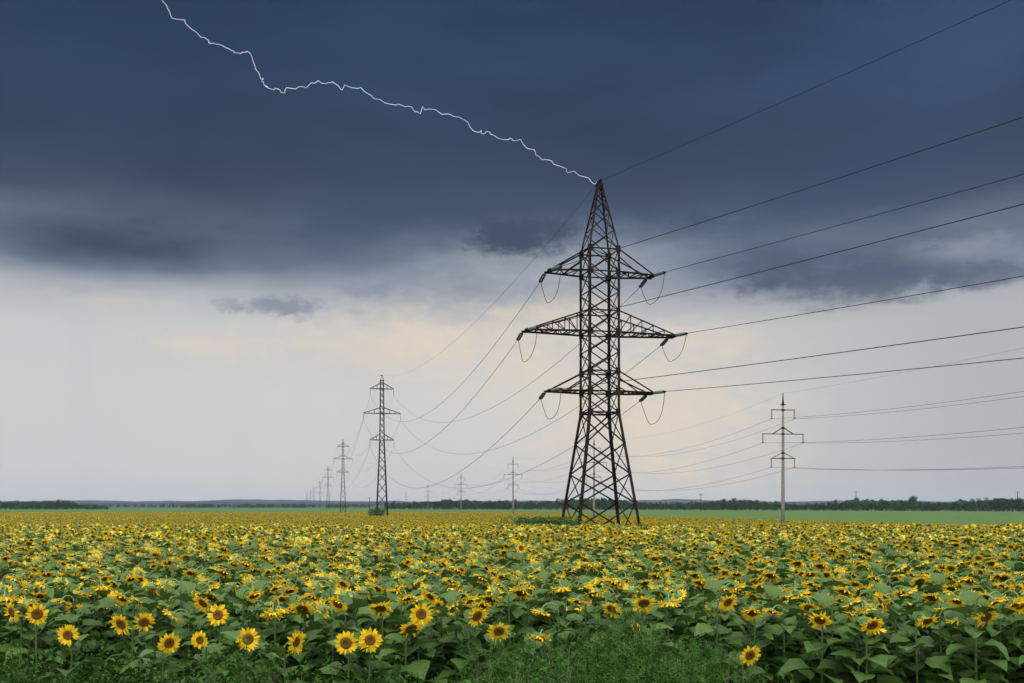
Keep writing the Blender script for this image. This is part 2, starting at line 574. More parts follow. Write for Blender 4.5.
# the flowers one can point at: px, py, depth, facing azimuth (deg, + = to the right), droop (deg), radius, label
HERO = [
 (12, 612, 12.2, -35, 12, .155, 'sunflower at the left edge, brown face turned left, in the front row'),
 (37, 614, 12.0, 30, 5, .15, 'oval tilted sunflower beside the one at the left edge of the photo'),
 (68, 635, 11.2, 5, 5, .135, 'small open sunflower standing lowest near the left edge, above the weeds'),
 (121, 624, 11.6, -20, 22, .155, 'left one of two touching sunflowers near the left, face tipped down'),
 (144, 622, 11.8, 18, 22, .145, 'right one of two touching sunflowers near the left, face tipped down'),
 (169, 643, 11.0, 42, 12, .14, 'narrow side-turned sunflower just right of the touching pair, near the weeds'),
 (200, 640, 11.2, -10, 5, .115, 'small low sunflower beneath and left of the round full-faced one'),
 (218, 615, 11.8, 0, -4, .148, 'round sunflower with its full brown disc facing straight out, left of centre'),
 (203, 603, 12.6, -30, 34, .16, 'drooping sunflower behind and left of the round full-faced one'),
 (248, 639, 11.1, 28, -4, .15, 'ragged-petalled open sunflower low above the weeds, below and right of the round full-faced one'),
 (272, 614, 12.0, 5, 66, .15, 'nodding sunflower seen edge-on, right of the round full-faced one'),
 (296, 642, 11.0, 62, 10, .15, 'sunflower seen nearly from the side, lit petals in a thin crescent'),
 (346, 643, 10.8, -5, 2, .145, 'left one of the twin sunflowers facing out side by side at the front'),
 (370, 640, 10.9, 5, 0, .15, 'right one of the twin sunflowers facing out side by side at the front'),
 (338, 604, 12.4, -25, 34, .15, 'drooping sunflower above the twin sunflowers'),
 (421, 614, 11.8, 22, 0, .165, 'big oval sunflower with a clear brown disc and petals all round, near the centre'),
 (407, 598, 12.8, 25, 60, .15, 'edge-on sunflower just above and left of the big oval one'),
 (437, 606, 12.4, 40, 20, .11, 'small sunflower tucked right behind the big oval one'),
 (477, 616, 11.8, 38, 22, .155, 'tilted sunflower hanging from a pale hooked neck near the centre'),
 (499, 631, 11.2, 5, 32, .155, 'sunflower with folded upper petals above the feathery weeds at centre'),
 (540, 638, 11.2, -15, 62, .14, 'flat edge-on sunflower low in the leaves right of centre'),
 (612, 609, 12.0, -40, 38, .15, 'side-tipped sunflower left of the broad drooping one, right of centre'),
 (644, 603, 12.2, 0, 40, .17, 'broad drooping sunflower with a wide brown face right of centre'),
 (637, 628, 11.2, -60, 25, .12, 'small sunflower turned sideways on a pale hooked neck above weeds'),
 (728, 602, 12.2, 25, 34, .15, 'arched sunflower with petals fanned over its drooping face'),
 (750, 655, 10.6, 12, 22, .14, 'lowest sunflower on the right, half sunk among the green weeds'),
 (820, 620, 11.5, -25, 42, .15, 'drooping sunflower with ragged petals above dark leaves on the right'),
 (872, 625, 11.3, 5, 38, .15, 'umbrella-shaped nodding sunflower above big dark leaves on the right'),
 (927, 621, 11.6, 10, 50, .14, 'edge-on sunflower with toothed petals between two umbrella-shaped ones'),
 (986, 617, 11.6, 8, 34, .16, 'wide umbrella-shaped nodding sunflower near the right edge'),
 (1019, 605, 12.0, -5, 30, .15, 'sunflower cut by the right edge of the photo, face half down'),
 (957, 601, 12.6, -40, 50, .13, 'small side-turned sunflower behind the wide nodding one near the right edge'),
 (521, 548, 24, 20, -5, .15, 'upright round sunflower standing a little above its neighbours in the middle field'),
 (555, 567, 18.5, 60, 15, .155, 'large side-on sunflower rising above the canopy left of the big tower foot'),
]
taken = []
n_ind = 0
for i, (px, py, Y, azd, dr, rad, lab) in enumerate(HERO):
    rng = random.Random(100 + i)
    head = at(px, py, Y)
    H = head.z + .04 + .1 * math.sin(math.radians(max(dr, 0)))
    p = plant(rng, H, math.radians(azd), math.radians(dr), 0, rad, clear=True)
    # put the plant so that its head centre is where it should be
    loc = Vector((head.x - p['hc'].x, head.y - p['hc'].y, 0))
    sc = head.z / p['hc'].z
    loc.x = head.x - p['hc'].x * sc; loc.y = head.y - p['hc'].y * sc
    plant_object(p, plant_meshes(p), loc, 0, sc, lab)
    taken.append((loc.x, loc.y))
    n_ind += 1

def face_az(rng): return rng.gauss(-.15, 1.0)
def face_dr(rng): return min(1.5, max(.1, rng.gauss(1.05, .36)))

protos0 = []
for i in range(16):
    rng = random.Random(500 + i)
    p = plant(rng, rng.uniform(1.34, 1.62), face_az(rng), face_dr(rng), 0, rng.uniform(.12, .17))
    protos0.append(p)
pm0 = [plant_meshes(p) for p in protos0]

# candidate places in rows, nearest first
cand = []
y = 11.6
while y < 32:
    w = .56 * y + 4
    x = -w
    while x < w:
        x += R.uniform(.33, .68)
        jx, jy = x + R.gauss(0, .05), y + R.gauss(0, .09)
        front = 12.4 + (.5 * math.sin(jx * .9) + .3 * math.sin(jx * 2.3 + 1))
        if jx > 3.0: front -= .7
        if jy < front: continue
        if any((jx - a) ** 2 + (jy - b) ** 2 < .045 for a, b in taken): continue
        cand.append((jx, jy))
    y += .56
rest0 = []
LAB0 = 'yellow sunflower nodding among big green leaves in the nearest dense rows of the field'
first = {}
for (x, y) in cand:
    k = R.randrange(16)
    rz = R.gauss(0, .3)
    sc = R.uniform(.92, 1.05)
    inview = abs(x) < .515 * y + .25
    if inview and n_ind < 300:
        if k not in first:
            first[k] = plant_object(protos0[k], pm0[k], (x, y, 0), rz, sc, LAB0)
        else:
            c = copy_tree(first[k])
            c.location = (x, y, 0); c.rotation_euler = (0, 0, rz); c.scale = (sc, sc, sc)
        n_ind += 1
    else:
        rest0.append((x, y, k, rz, sc))
a = np.array(rest0)
pos = np.stack([a[:, 0], a[:, 1], gzn(a[:, 1])], -1)
near_arr = [whole(p) for p in protos0]
o = scatter('sunflower_rows', near_arr, pos, a[:, 3], a[:, 4], a[:, 2].astype(int), PM, smooth=True)
tag(o, 'dense mass of yellow sunflowers just behind the nearest rows', 'sunflowers', None, 'stuff')

TX, TY = 7.92, 90.0      # foot of the big tower
def field_points(y0, y1, dens):
    out = []
    yy0, yy1 = y0, y1
    A = (yy1 - yy0) * (1.12 * (yy0 + yy1) / 2 + 16)
    n = int(A * dens * 1.05)
    # uniform over the trapezoid
    u = NR.random(n * 2); y = yy0 + (yy1 - yy0) * u
    wmax = .56 * yy1 + 8
    x = (NR.random(n * 2) * 2 - 1) * wmax
    ok = (np.abs(x) < .56 * y + 8) & (x < edge_x(y))
    ok &= ((x - TX) ** 2 / 30 + (y - TY) ** 2 / 22 > 1)
    fade = np.clip((y - 46) / 56, 0, 1)
    if y0 < 40: ok &= NR.random(len(y)) > fade
    else: ok &= NR.random(len(y)) < fade
    ok &= ((x - 2.7) ** 2 / 9 + (y - 88) ** 2 / 12 > 1)
    x, y = x[ok], y[ok]
    want = int(dens * ((yy1 - yy0) * (2 * (.56 * (yy0 + yy1) / 2 + 8))))
    area_all = (yy1 - yy0) * 2 * wmax
    keep = NR.random(len(x)) < dens * area_all / (n * 2)
    x, y = x[keep], y[keep]
    row = .56
    y = np.round(y / row) * row + NR.normal(0, .1, len(y))
    return x, y

def far_rows(name, y0, y1, dens, lod, nvar, seed, label, sc0=1.0, rad=(.145, .18)):
    prot = []
    for i in range(nvar):
        rng = random.Random(seed + i)
        prot.append(whole(plant(rng, rng.uniform(1.26, 1.60), face_az(rng), face_dr(rng) * (.95 if lod < 2 else .85), lod, rng.uniform(*rad),
                                head=rng.random() > .05)))
    x, y = field_points(y0, y1, dens)
    n = len(x)
    pos = np.stack([x, y, gzn(y) + NR.normal(0, .04, n)], -1)
    o = scatter(name, prot, pos, NR.normal(0, .35, n), NR.uniform(.92, 1.06, n) * sc0, NR.integers(0, nvar, n), PM, smooth=(lod < 2))
    tag(o, label, 'sunflowers', None, 'stuff')
    print(name, n, len(o.data.polygons))

far_rows('sunflower_field', 31.8, 104, 3.3, 1, 28, 900, 'middle distance sunflower field turning to a carpet of yellow heads around the tower')
far_rows('distant_sunflower_field', 46, 440, 2.1, 2, 16, 1300, 'far yellow band of sunflowers stretching to the horizon', 1.0, (.18, .24))

# ------------------------------------------------------------------ weeds in the foreground
def feathery(g, p, h, rng, mi=0):
    top = p + Vector((rng.gauss(0, .12) * h, rng.gauss(0, .1) * h, h))
    mid = (p + top) / 2 + Vector((rng.gauss(0, .03), rng.gauss(0, .03), 0))
    tube(g, [p, mid, top], [.005, .004, .002], 3, mi, False)
    nb = int(h * 20)
    for i in range(nb):
        t = .12 + .88 * (i + rng.random()) / nb
        q = p.lerp(mid, t * 2) if t < .5 else mid.lerp(top, t * 2 - 1)
        a = rng.uniform(0, 6.28)
        L = h * .30 * (1.1 - t) + .05
        d = Vector((math.cos(a), math.sin(a), rng.uniform(.2, .9))).normalized()
        e = q + d * L
        s = d.cross(Vector((0, 0, 1))).normalized()
        g.add([q, q + s * .002, e], [(0, 1, 2)], mi)
        for j in range(7):
            u = (j + .5) / 7
            b = q + d * L * u
            sg = 1 if j % 2 else -1
            dd = (d * .5 + s * sg + Vector((0, 0, rng.uniform(-.3, .5)))).normalized()
            l2 = L * .38 * (1.15 - u)
            w = d * rng.uniform(.004, .008)
            g.add([b - w, b + w, b + dd * l2 + w * .3], [(0, 1, 2)], mi)

def herb(g, p, h, rng, mi=0, leaf=.06):
    top = p + Vector((rng.gauss(0, .12) * h, rng.gauss(0, .12) * h, h))
    tube(g, [p, top], [.005, .002], 3, mi, False)
    n = int(h * 26) + 4
    for i in range(n):
        t = .2 + .8 * i / n
        q = p.lerp(top, t) + Vector((rng.gauss(0, .05), rng.gauss(0, .05), 0))
        a = rng.uniform(0, 6.28); el = rng.uniform(-.4, .7)
        d = Vector((math.cos(a) * math.cos(el), math.sin(a) * math.cos(el), math.sin(el)))
        s = Vector((-math.sin(a), math.cos(a), rng.uniform(-.4, .4))).normalized()
        L = leaf * rng.uniform(.7, 1.5) * (1.2 - .5 * t); W = L * rng.uniform(.18, .32)
        up = Vector((0, 0, 1))
        m1 = q + d * L * .45
        g.add([q, m1 + s * W + up * W * .3, m1, m1 - s * W + up * W * .3, q + d * L - up * L * .25],
              [(0, 2, 1), (0, 3, 2), (2, 4, 1), (2, 3, 4)], mi)

def grass_blade(g, p, h, rng, mi=0, w=.005):
    a = rng.uniform(0, 6.28)
    d = Vector((math.cos(a), math.sin(a), 0)); s = Vector((-d.y, d.x, 0)) * w
    b = rng.uniform(.1, .7) * h
    p1 = p + d * b * .25 + Vector((0, 0, h * .55)); p2 = p + d * b + Vector((0, 0, h * rng.uniform(.8, 1)))
    g.add([p - s, p + s, p1 - s * .7, p1 + s * .7, p2], [(0, 1, 3, 2), (2, 3, 4)], mi)

def weed_h(x, y):
    """height of the wild growth along the near edge of the field"""
    px = 512 + x / y * F
    h = .94 + .12 * math.sin(x * 1.9) + .08 * math.sin(x * 4.7 + 2)
    h += .25 * math.exp(-((px - 560) / 120) ** 2) + .24 * math.exp(-((px - 690) / 75) ** 2)
    h += .10 * math.exp(-((px - 180) / 120) ** 2)
    if px > 775: h *= max(.42, 1 - (px - 775) / 110)
    return h

rng = random.Random(41)
wp = []
for k in range(6):
    gg = Geo(); feathery(gg, Vector((0, 0, 0)), 1.0, rng, 0); wp.append(gg.arrays())
for k in range(6):
    gg = Geo(); herb(gg, Vector((0, 0, 0)), 1.0, rng, 0, .085); wp.append(gg.arrays())
for k in range(3):
    gg = Geo()
    for j in range(26): grass_blade(gg, Vector((rng.gauss(0, .09), rng.gauss(0, .09), 0)), rng.uniform(.5, 1), rng, 0, .006)
    wp.append(gg.arrays())
for k in range(3):
    gg = Geo()
    for j in range(4):
        p0 = Vector((rng.gauss(0, .08), rng.gauss(0, .08), 0)); p1 = p0 + Vector((rng.gauss(0, .18), rng.gauss(0, .18), rng.uniform(.7, 1.05)))
        tube(gg, [p0, (p0 + p1) / 2 + Vector((rng.gauss(0, .04), 0, 0)), p1], [.0034, .0028, .0015], 3, 1, False)
        for q in range(5):
            b = p0.lerp(p1, rng.uniform(.4, 1)); e = b + Vector((rng.gauss(0, .09), rng.gauss(0, .09), rng.uniform(0, .12)))
            tube(gg, [b, e], [.0014, .0008], 3, 1, False)
    wp.append(gg.arrays())
P = []; W_ = []; S_ = []
for i in range(6500):
    y = rng.uniform(8.2, 12.9)
    x = rng.uniform(-1, 1) * (.56 * y + 2.5)
    px = 512 + x / y * F
    r = rng.random()
    feath = .60 * (math.exp(-((px - 560) / 130) ** 2) + math.exp(-((px - 690) / 80) ** 2)) + .12
    if r < feath: k = rng.randrange(0, 6)
    elif r < .86: k = rng.randrange(6, 12)
    elif r < .975: k = rng.randrange(12, 15)
    else: k = rng.randrange(15, 18)
    h = weed_h(x, y) * rng.uniform(.55, 1.15) * (1.0 if y < 11.6 else .85)
    if px > 790 and rng.random() < .75: continue
    patch = math.sin(x * 1.3 + 1.1) + math.sin(x * 3.1 + y * 1.7) + .6 * math.sin(y * 4 + x)
    if (px < 470 or px > 740) and patch < .1 and rng.random() < .75: continue
    P.append((x, y, 0)); W_.append(k); S_.append(h)
n = len(P)
o = scatter('weeds', wp, np.array(P), NR.uniform(0, 6.28, n), np.array(S_), np.array(W_), [M['weed'], M['weed_dry']], smooth=False)
tag(o, 'tangle of wild green weeds along the near edge of the field', 'weeds', None, 'stuff')

# weeds round the foot of the big tower
rng = random.Random(77)
P = []; W_ = []; S_ = []
for i in range(1300):
    x = TX + rng.gauss(-2.5, 4.2); y = TY + rng.gauss(0, 2.6)
    hh = rng.uniform(1.2, 1.9)
    if i % 2: x = 2.7 + rng.gauss(0, 1.5); y = 88 + rng.gauss(0, 1.3); hh = rng.uniform(1.5, 2.5)
    P.append((x, y, gz(y))); W_.append(rng.randrange(6, 12)); S_.append(hh)
def big_herb(seed):
    rr = random.Random(seed); gg = Geo(); herb(gg, Vector((0, 0, 0)), 1.0, rr, 0, .13); return gg.arrays()
wp2 = [big_herb(i) for i in range(12)]
n = len(P)
o = scatter('tower_weeds', wp2, np.array(P), NR.uniform(0, 6.28, n), np.array(S_), np.array(W_), [M['leaf']], smooth=False)
tag(o, 'patch of dark green weeds growing round the foot of the big lattice tower', 'weeds', None, 'stuff')

# a tall feathery weed that stands up out of the field
def weed_bush(px, py, Y, h, n, label, seed):
    rng = random.Random(seed)
    gg = Geo()
    for i in range(n):
        feathery(gg, Vector((rng.gauss(0, .16), rng.gauss(0, .16), 0)), h * rng.uniform(.75, 1), rng, 0)
    o = build('weed_plant', gg, M['weed'], loc=(at(px, py, Y).x, Y, 0))
    tag(o, label, 'weed')
weed_bush(845, 568, 17.6, 1.62, 16, 'tall feathery green weed standing up among the sunflowers on the right', 5)
weed_bush(728, 556, 21.5, 1.65, 14, 'feathery green weed among the sunflowers below the concrete pole', 6)

# ------------------------------------------------------------------ trees
def tree_geo(rng, h, spread, leaf, n):
    tr, cr = Geo(), Geo()
    tube(tr, [Vector((0, 0, 0)), Vector((rng.gauss(0, .1), 0, h * .35)), Vector((rng.gauss(0, .2), rng.gauss(0, .2), h * .75))], [h * .022, h * .017, h * .006], 5, 1, False)
    lobes = []
    for i in range(rng.choice((5, 6, 7, 8))):
        t = rng.uniform(.30, .92)
        a = rng.uniform(0, 6.28); r = spread * (1.0 - abs(t - .5)) * rng.uniform(.2, .8)
        c = Vector((math.cos(a) * r, math.sin(a) * r, h * t))
        tube(tr, [Vector((0, 0, h * t * .6)), c], [h * .008, h * .003], 3, 1, False)
        lobes.append((c, spread * rng.uniform(.38, .62)))
    for i in range(n):
        c, r = lobes[rng.randrange(len(lobes))]
        d = Vector((rng.gauss(0, 1), rng.gauss(0, 1), rng.gauss(0, .9))).normalized()
        p = c + d * r * rng.uniform(.55, 1.08)
        if p.z > h * 1.05: p.z -= rng.uniform(.1, .4) * h
        if p.z < h * .04: p.z = h * rng.uniform(.05, .35)
        u = Vector((rng.gauss(0, 1), rng.gauss(0, 1), rng.gauss(0, 1))).normalized(); v = u.orthogonal().normalized()
        s = leaf * rng.uniform(.6, 1.3)
        cr.add([p + u * s, p + v * s * .6, p - u * s, p - v * s * .6], [(0, 1, 2, 3)], 0)
    return tr, cr

def woods(name, pts, label, leaf=.5, n=130, seed=3, hr=(6.5, 10.0)):
    rng = random.Random(seed)
    prot = []
    for i in range(10):
        tr, cr = tree_geo(rng, 1.0 * rng.uniform(.8, 1.1) * 8, rng.uniform(2.2, 3.2), leaf, n)
        g = Geo(); g.merge(cr); g.merge(tr); prot.append(g.arrays())
    m = len(pts)
    pos = np.array([(x, y, gz(y)) for (x, y, s) in pts])
    o = scatter(name, prot, pos, NR.uniform(0, 6.28, m), np.array([s for (_, _, s) in pts]), NR.integers(0, 10, m), [M['tree'], M['bark']])
    tag(o, label, 'trees', None, 'stuff')

pts = []
rng = random.Random(19)
for i in range(1700):
    px = rng.uniform(385, 1075)
    t = (px - 400) / 624
    Y = 1000 - 330 * t + rng.uniform(-14, 22)
    x = (px - 512) / F * Y
    s = (.86 + .16 * math.sin(px * .045) + .10 * math.sin(px * .013 + 1) + rng.gauss(0, .09)) * (1.2 - .22 * t)
    if 400 < px < 500: s *= .9
    pts.append((x, Y, max(.45, s)))
woods('tree_belt', pts, 'long dark green belt of trees closing the field on the right horizon', seed=3)
pts = []
for i in range(330):
    px = rng.uniform(-40, 108)
    Y = 980 + rng.uniform(-25, 40)
    s = 1.15 * (1 - .45 * sstep((px - 60) / 50)) * rng.uniform(.75, 1.05)
    pts.append(((px - 512) / F * Y, Y, s))
woods('left_woods', pts, 'dark wood standing on the horizon at the left edge', seed=4)
pts = []
for i in range(420):
    px = rng.choice([rng.uniform(100, 300), rng.gauss(200, 10), rng.gauss(253, 9), rng.gauss(295, 8), rng.gauss(345, 14)])
    Y = 1650 + rng.uniform(-60, 60)
    pts.append(((px - 512) / F * Y, Y, rng.uniform(.5, .95)))
woods('far_scrub', pts, 'thin hazy scrub far behind the field on the left', seed=5, leaf=.9, n=80)

def one_tree(px, Y, h, sp, label, seed, name='tree', cat='tree', n=620, leaf=.5, group=None):
    rng = random.Random(seed)
    tr, cr = tree_geo(rng, h, sp, leaf, n)
    x = (px - 512) / F * Y
    r = empty(name, (x, Y, gz(Y)))
    tag(r, label, cat, group)
    build('trunk' if name == 'tree' else 'stem', tr, [M['tree'], M['bark']], r)
    build('crown' if name == 'tree' else 'foliage', cr, M['tree'], r)
G = 'trees standing out of the tree belt'
one_tree(914, 690, 10.6, 4.6, 'tallest rounded tree rising above the dark tree belt right of the concrete pole', 31, group=G)
one_tree(858, 715, 10.2, 4.0, 'bushy tree slightly above the tree belt between concrete pole and tallest tree', 32, group=G)
#one_tree(803, 745, 11.4, 3.2, 'slim tree rising above the tree belt just right of the concrete pole', 33, group=G)
#one_tree(990, 668, 10.8, 3.4, 'bushy tree rising above the belt near the right edge', 34, group=G)
one_tree(377, 296, 3.6, 3.3, 'low dark green bush at the foot of the second lattice tower', 36, 'bush', 'bush', 700, .22)

# ------------------------------------------------------------------ the big tension tower
PH = math.radians(13.0)
ax = Vector((math.cos(PH), math.sin(PH), 0))       # along the cross arms
an = Vector((-math.sin(PH), math.cos(PH), 0))      # along the line, away from the camera
az_ = Vector((0, 0, 1))
T0 = Vector((TX, TY, gz(TY) + .28))
tower = empty('lattice_tower', T0)
tag(tower, 'huge dark lattice pylon with three cross arms, struck by the lightning, nearest of all', 'power pylon', 'lattice pylons')

def lp(a, n, z): return ax * a + an * n + az_ * z
def hw(z):
    if z < 11.5: return 3.02 + (1.40 - 3.02) * z / 11.5
    if z < 26.1: return 1.40
    return 1.40 + (.20 - 1.40) * (z - 26.1) / (32.1 - 26.1)

corners = [(-1, -1), (1, -1), (1, 1), (-1, 1)]
def gusset(g, c, n_dir, w, h):
    t = az_.cross(n_dir).normalized()
    box(g, c, w, .03, h, t, n_dir, az_)

levels_leg = [0.0, 3.4, 6.0, 8.75, 11.5]
levels_body = [11.5, 13.4, 15.2, 16.95, 18.7, 20.6, 22.3, 24.1, 26.1]
levels_peak = [26.1, 27.9, 29.5, 30.8, 31.6, 32.1]
for (sa, sn) in corners:
    g = Geo()
    out = ax * sa + an * sn
    for z0, z1, w in ((-.6, 11.5, .25), (11.5, 26.1, .22), (26.1, 32.1, .13)):
        angle_bar(g, lp(sa * hw(z0 + 1e-4), sn * hw(z0 + 1e-4), z0), lp(sa * hw(z1 - 1e-4), sn * hw(z1 - 1e-4), z1), w, out, .05)
    for z in (3.4, 6.0, 8.75, 11.5, 13.4, 15.2, 16.95, 18.7, 20.6, 24.1, 26.1):
        big = z in (11.5, 13.4, 15.2, 18.7, 24.1, 26.1)
        w, h = (.44, .60) if big else (.28, .4)
        gusset(g, lp((hw(z)) * sa - sa * w * .3, (hw(z) + .05) * sn, z), an * sn, w, h)
        gusset(g, lp((hw(z) + .05) * sa, (hw(z)) * sn - sn * w * .3, z), ax * sa, w, h)
    build('leg', g, M['steel'], tower)
    f = Geo()
    c = lp(sa * 3.06, sn * 3.06, -.45)
    n8 = 4
    prof = [(.55, -.5), (.55, .1), (.38, .35), (.30, .42)]
    vs = []; fs = []
    for (r, z) in prof:
        for (qa, qn) in corners: vs.append(c + ax * qa * r + an * qn * r + az_ * z)
    for i in range(3):
        for j in range(4):
            k = (j + 1) % 4; fs.append((i * 4 + j, i * 4 + k, i * 4 + 4 + k, i * 4 + 4 + j))
    fs.append((12, 13, 14, 15))
    f.add(vs, fs)
    build('footing', f, M['footing'], tower)

def face_pts(i, z):
    a = corners[i]; b = corners[(i + 1) % 4]
    w = hw(z)
    return lp(a[0] * w, a[1] * w, z), lp(b[0] * w, b[1] * w, z)
def face_out(i):
    a = corners[i]; b = corners[(i + 1) % 4]
    return (ax * (a[0] + b[0]) + an * (a[1] + b[1])).normalized()

def bracing(levels, w, horiz, name, single=False):
    g = Geo()
    for i in range(4):
        out = face_out(i)
        for k in range(len(levels) - 1):
            z0, z1 = levels[k], levels[k + 1]
            a0, b0 = face_pts(i, z0 + (1e-4 if k == 0 else 0)); a1, b1 = face_pts(i, z1 - 1e-4)
            if single:
                if (k + i) % 2: angle_bar(g, a0, b1, w, out)
                else: angle_bar(g, b0, a1, w, out)
            else:
                angle_bar(g, a0, b1, w, out)
                angle_bar(g, b0 - out * w * .5, a1 - out * w * .5, w, out)
        for z in horiz:
            a, b = face_pts(i, z)
            angle_bar(g, a, b, w * 1.15, out)
    for z in horiz:                                # plan bracing inside
        w0 = hw(z)
        angle_bar(g, lp(-w0, -w0, z), lp(w0, w0, z), w * .8, (0, 0, -1))
    return build(name, g, M['steel'], tower)
bracing(levels_leg, .10, [11.5], 'leg_bracing')
bracing(levels_body, .082, [13.4, 15.2, 18.7, 20.6, 24.1, 26.1], 'body_bracing')
bracing(levels_peak, .07, [], 'peak_bracing')
g = Geo()                                           # low tie on the right-hand face
a, b = face_pts(1, .25); angle_bar(g, a, b, .2, face_out(1))
a, b = face_pts(0, .25); 
build('base_tie', g, M['steel'], tower)
g = Geo()                                           # cap with the shield-wire bracket
box(g, lp(0, 0, 32.15), .62, .5, .16, ax, an)
box(g, lp(0, 0, 32.35), .5, .16, .28, ax, an)
box(g, lp(0, -.1, 32.52), .16, .75, .09, ax, an)
build('peak_cap', g, M['steel'], tower)

FWD = Vector((.48, -.877, 0)).normalized()          # wires towards the camera, to the right
BWD = Vector((-.218, .976, 0)).normalized()         # wires away, to the left

def insulator(parent, p, d, L, name='insulator_string', twin=True, rad=.135, n=13, mat=None):
    g = Geo()
    d = d.normalized()
    s = d.cross(az_).normalized()
    for k in ((-1, 1) if twin else (0,)):
        o = p + s * .11 * k
        tube(g, [o, o + d * L], [.02, .02], 5, 1)
        for i in range(n):
            c = o + d * (L * (.12 + .8 * i / (n - 1)))
            tube(g, [c - d * .035, c - d * .01, c + d * .03, c + d * .05], [.05, rad, rad * .95, .04], 8, 0)
    box(g, p + d * .02, (.3 if twin else .12), .08, .1, s, d, mi=1)
    box(g, p + d * (L + .02), (.3 if twin else .12), .1, .12, s, d, mi=1)
    build(name, g, [mat or M['glass'], M['steel']], parent)
    return p + d * (L + .05)

ends_f = []; ends_b = []
for (name_i, L0, za, zt, truss) in ((0, 4.95, 24.1, 26.1, False), (1, 7.05, 18.7, 20.6, True), (2, 4.95, 13.4, 15.2, False)):
    for sd in (-1, 1):
        g = Geo()
        we = .62
        L = L0 - .22 if sd < 0 else L0
        w0 = 1.40
        down = Vector((0, 0, -1))
        ends = {}
        for sn in (-1, 1):
            b0 = lp(sd * w0, sn * w0, za); e0 = lp(sd * L, sn * we, za + .02)
            t0 = lp(sd * w0, sn * w0, zt)
            ends[sn] = e0
            angle_bar(g, b0, e0 + ax * sd * .3, .13, an * sn)
            angle_bar(g, t0, e0 + Vector((0, 0, .05)), .095, an * sn)
            npan = 5 if truss else 0
            for k in range(1, npan):
                t = k / npan
                pb = b0.lerp(e0, t); pt = t0.lerp(e0, t)
                angle_bar(g, pb, pt, .06, an * sn)
                pb2 = b0.lerp(e0, (k - 1) / npan)
                angle_bar(g, pb2, pt, .06, an * sn)
            if not truss:                                  # second tie meeting the arm halfway
                angle_bar(g, lp(sd * w0, sn * w0, (za + zt) / 2 + .3), b0.lerp(e0, .55), .08, an * sn)
        nn = 6 if truss else 4
        for k in range(nn):
            t0_, t1_ = k / nn, (k + 1) / nn
            A0 = lp(sd * w0, -w0, za).lerp(ends[-1], t0_); B1 = lp(sd * w0, w0, za).lerp(ends[1], t1_)
            B0 = lp(sd * w0, w0, za).lerp(ends[1], t0_); A1 = lp(sd * w0, -w0, za).lerp(ends[-1], t1_)
            if k % 2: angle_bar(g, A0, B1, .09, down)
            else: angle_bar(g, B0, A1, .09, down)
            angle_bar(g, A1, B1, .10, down)
        angle_bar(g, ends[-1] - an * .25, ends[1] + an * .25, .2, down, .05)
        box(g, lp(sd * L, 0, za - .05), .42, 1.35, .07, ax, an)
        build('cross_arm', g, M['steel'], tower)
        pf = lp(sd * (L + (.05 if sd > 0 else -.1)), -we - .1, za + .0)
        pb = lp(sd * (L - (.25 if sd > 0 else -.25)), we + .15, za - .12)
        ef = insulator(tower, pf, FWD + Vector((0, 0, -.02)), 1.45, 'insulator_string')
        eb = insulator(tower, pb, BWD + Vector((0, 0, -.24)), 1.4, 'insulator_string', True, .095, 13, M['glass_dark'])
        ends_f.append(T0 + ef); ends_b.append(T0 + eb)
        # jumper loop
        gj = Geo()
        m = 18
        rr = random.Random(int(L * 10) + sd + name_i)
        dz = rr.uniform(1.9, 2.6)
        skew = rr.uniform(-.3, .3)
        ptsj = []
        for i in range(m + 1):
            t = i / m
            tt = t + skew * t * (1 - t)
            p = ef.lerp(eb, tt)
            p.z -= dz * (1 - abs(2 * t - 1) ** 2.4)
            ptsj.append(p + ax * .08 * math.sin(t * 9))
        tube(gj, ptsj, .026, 5)
        build('jumper_loop', gj, M['wire'], tower)

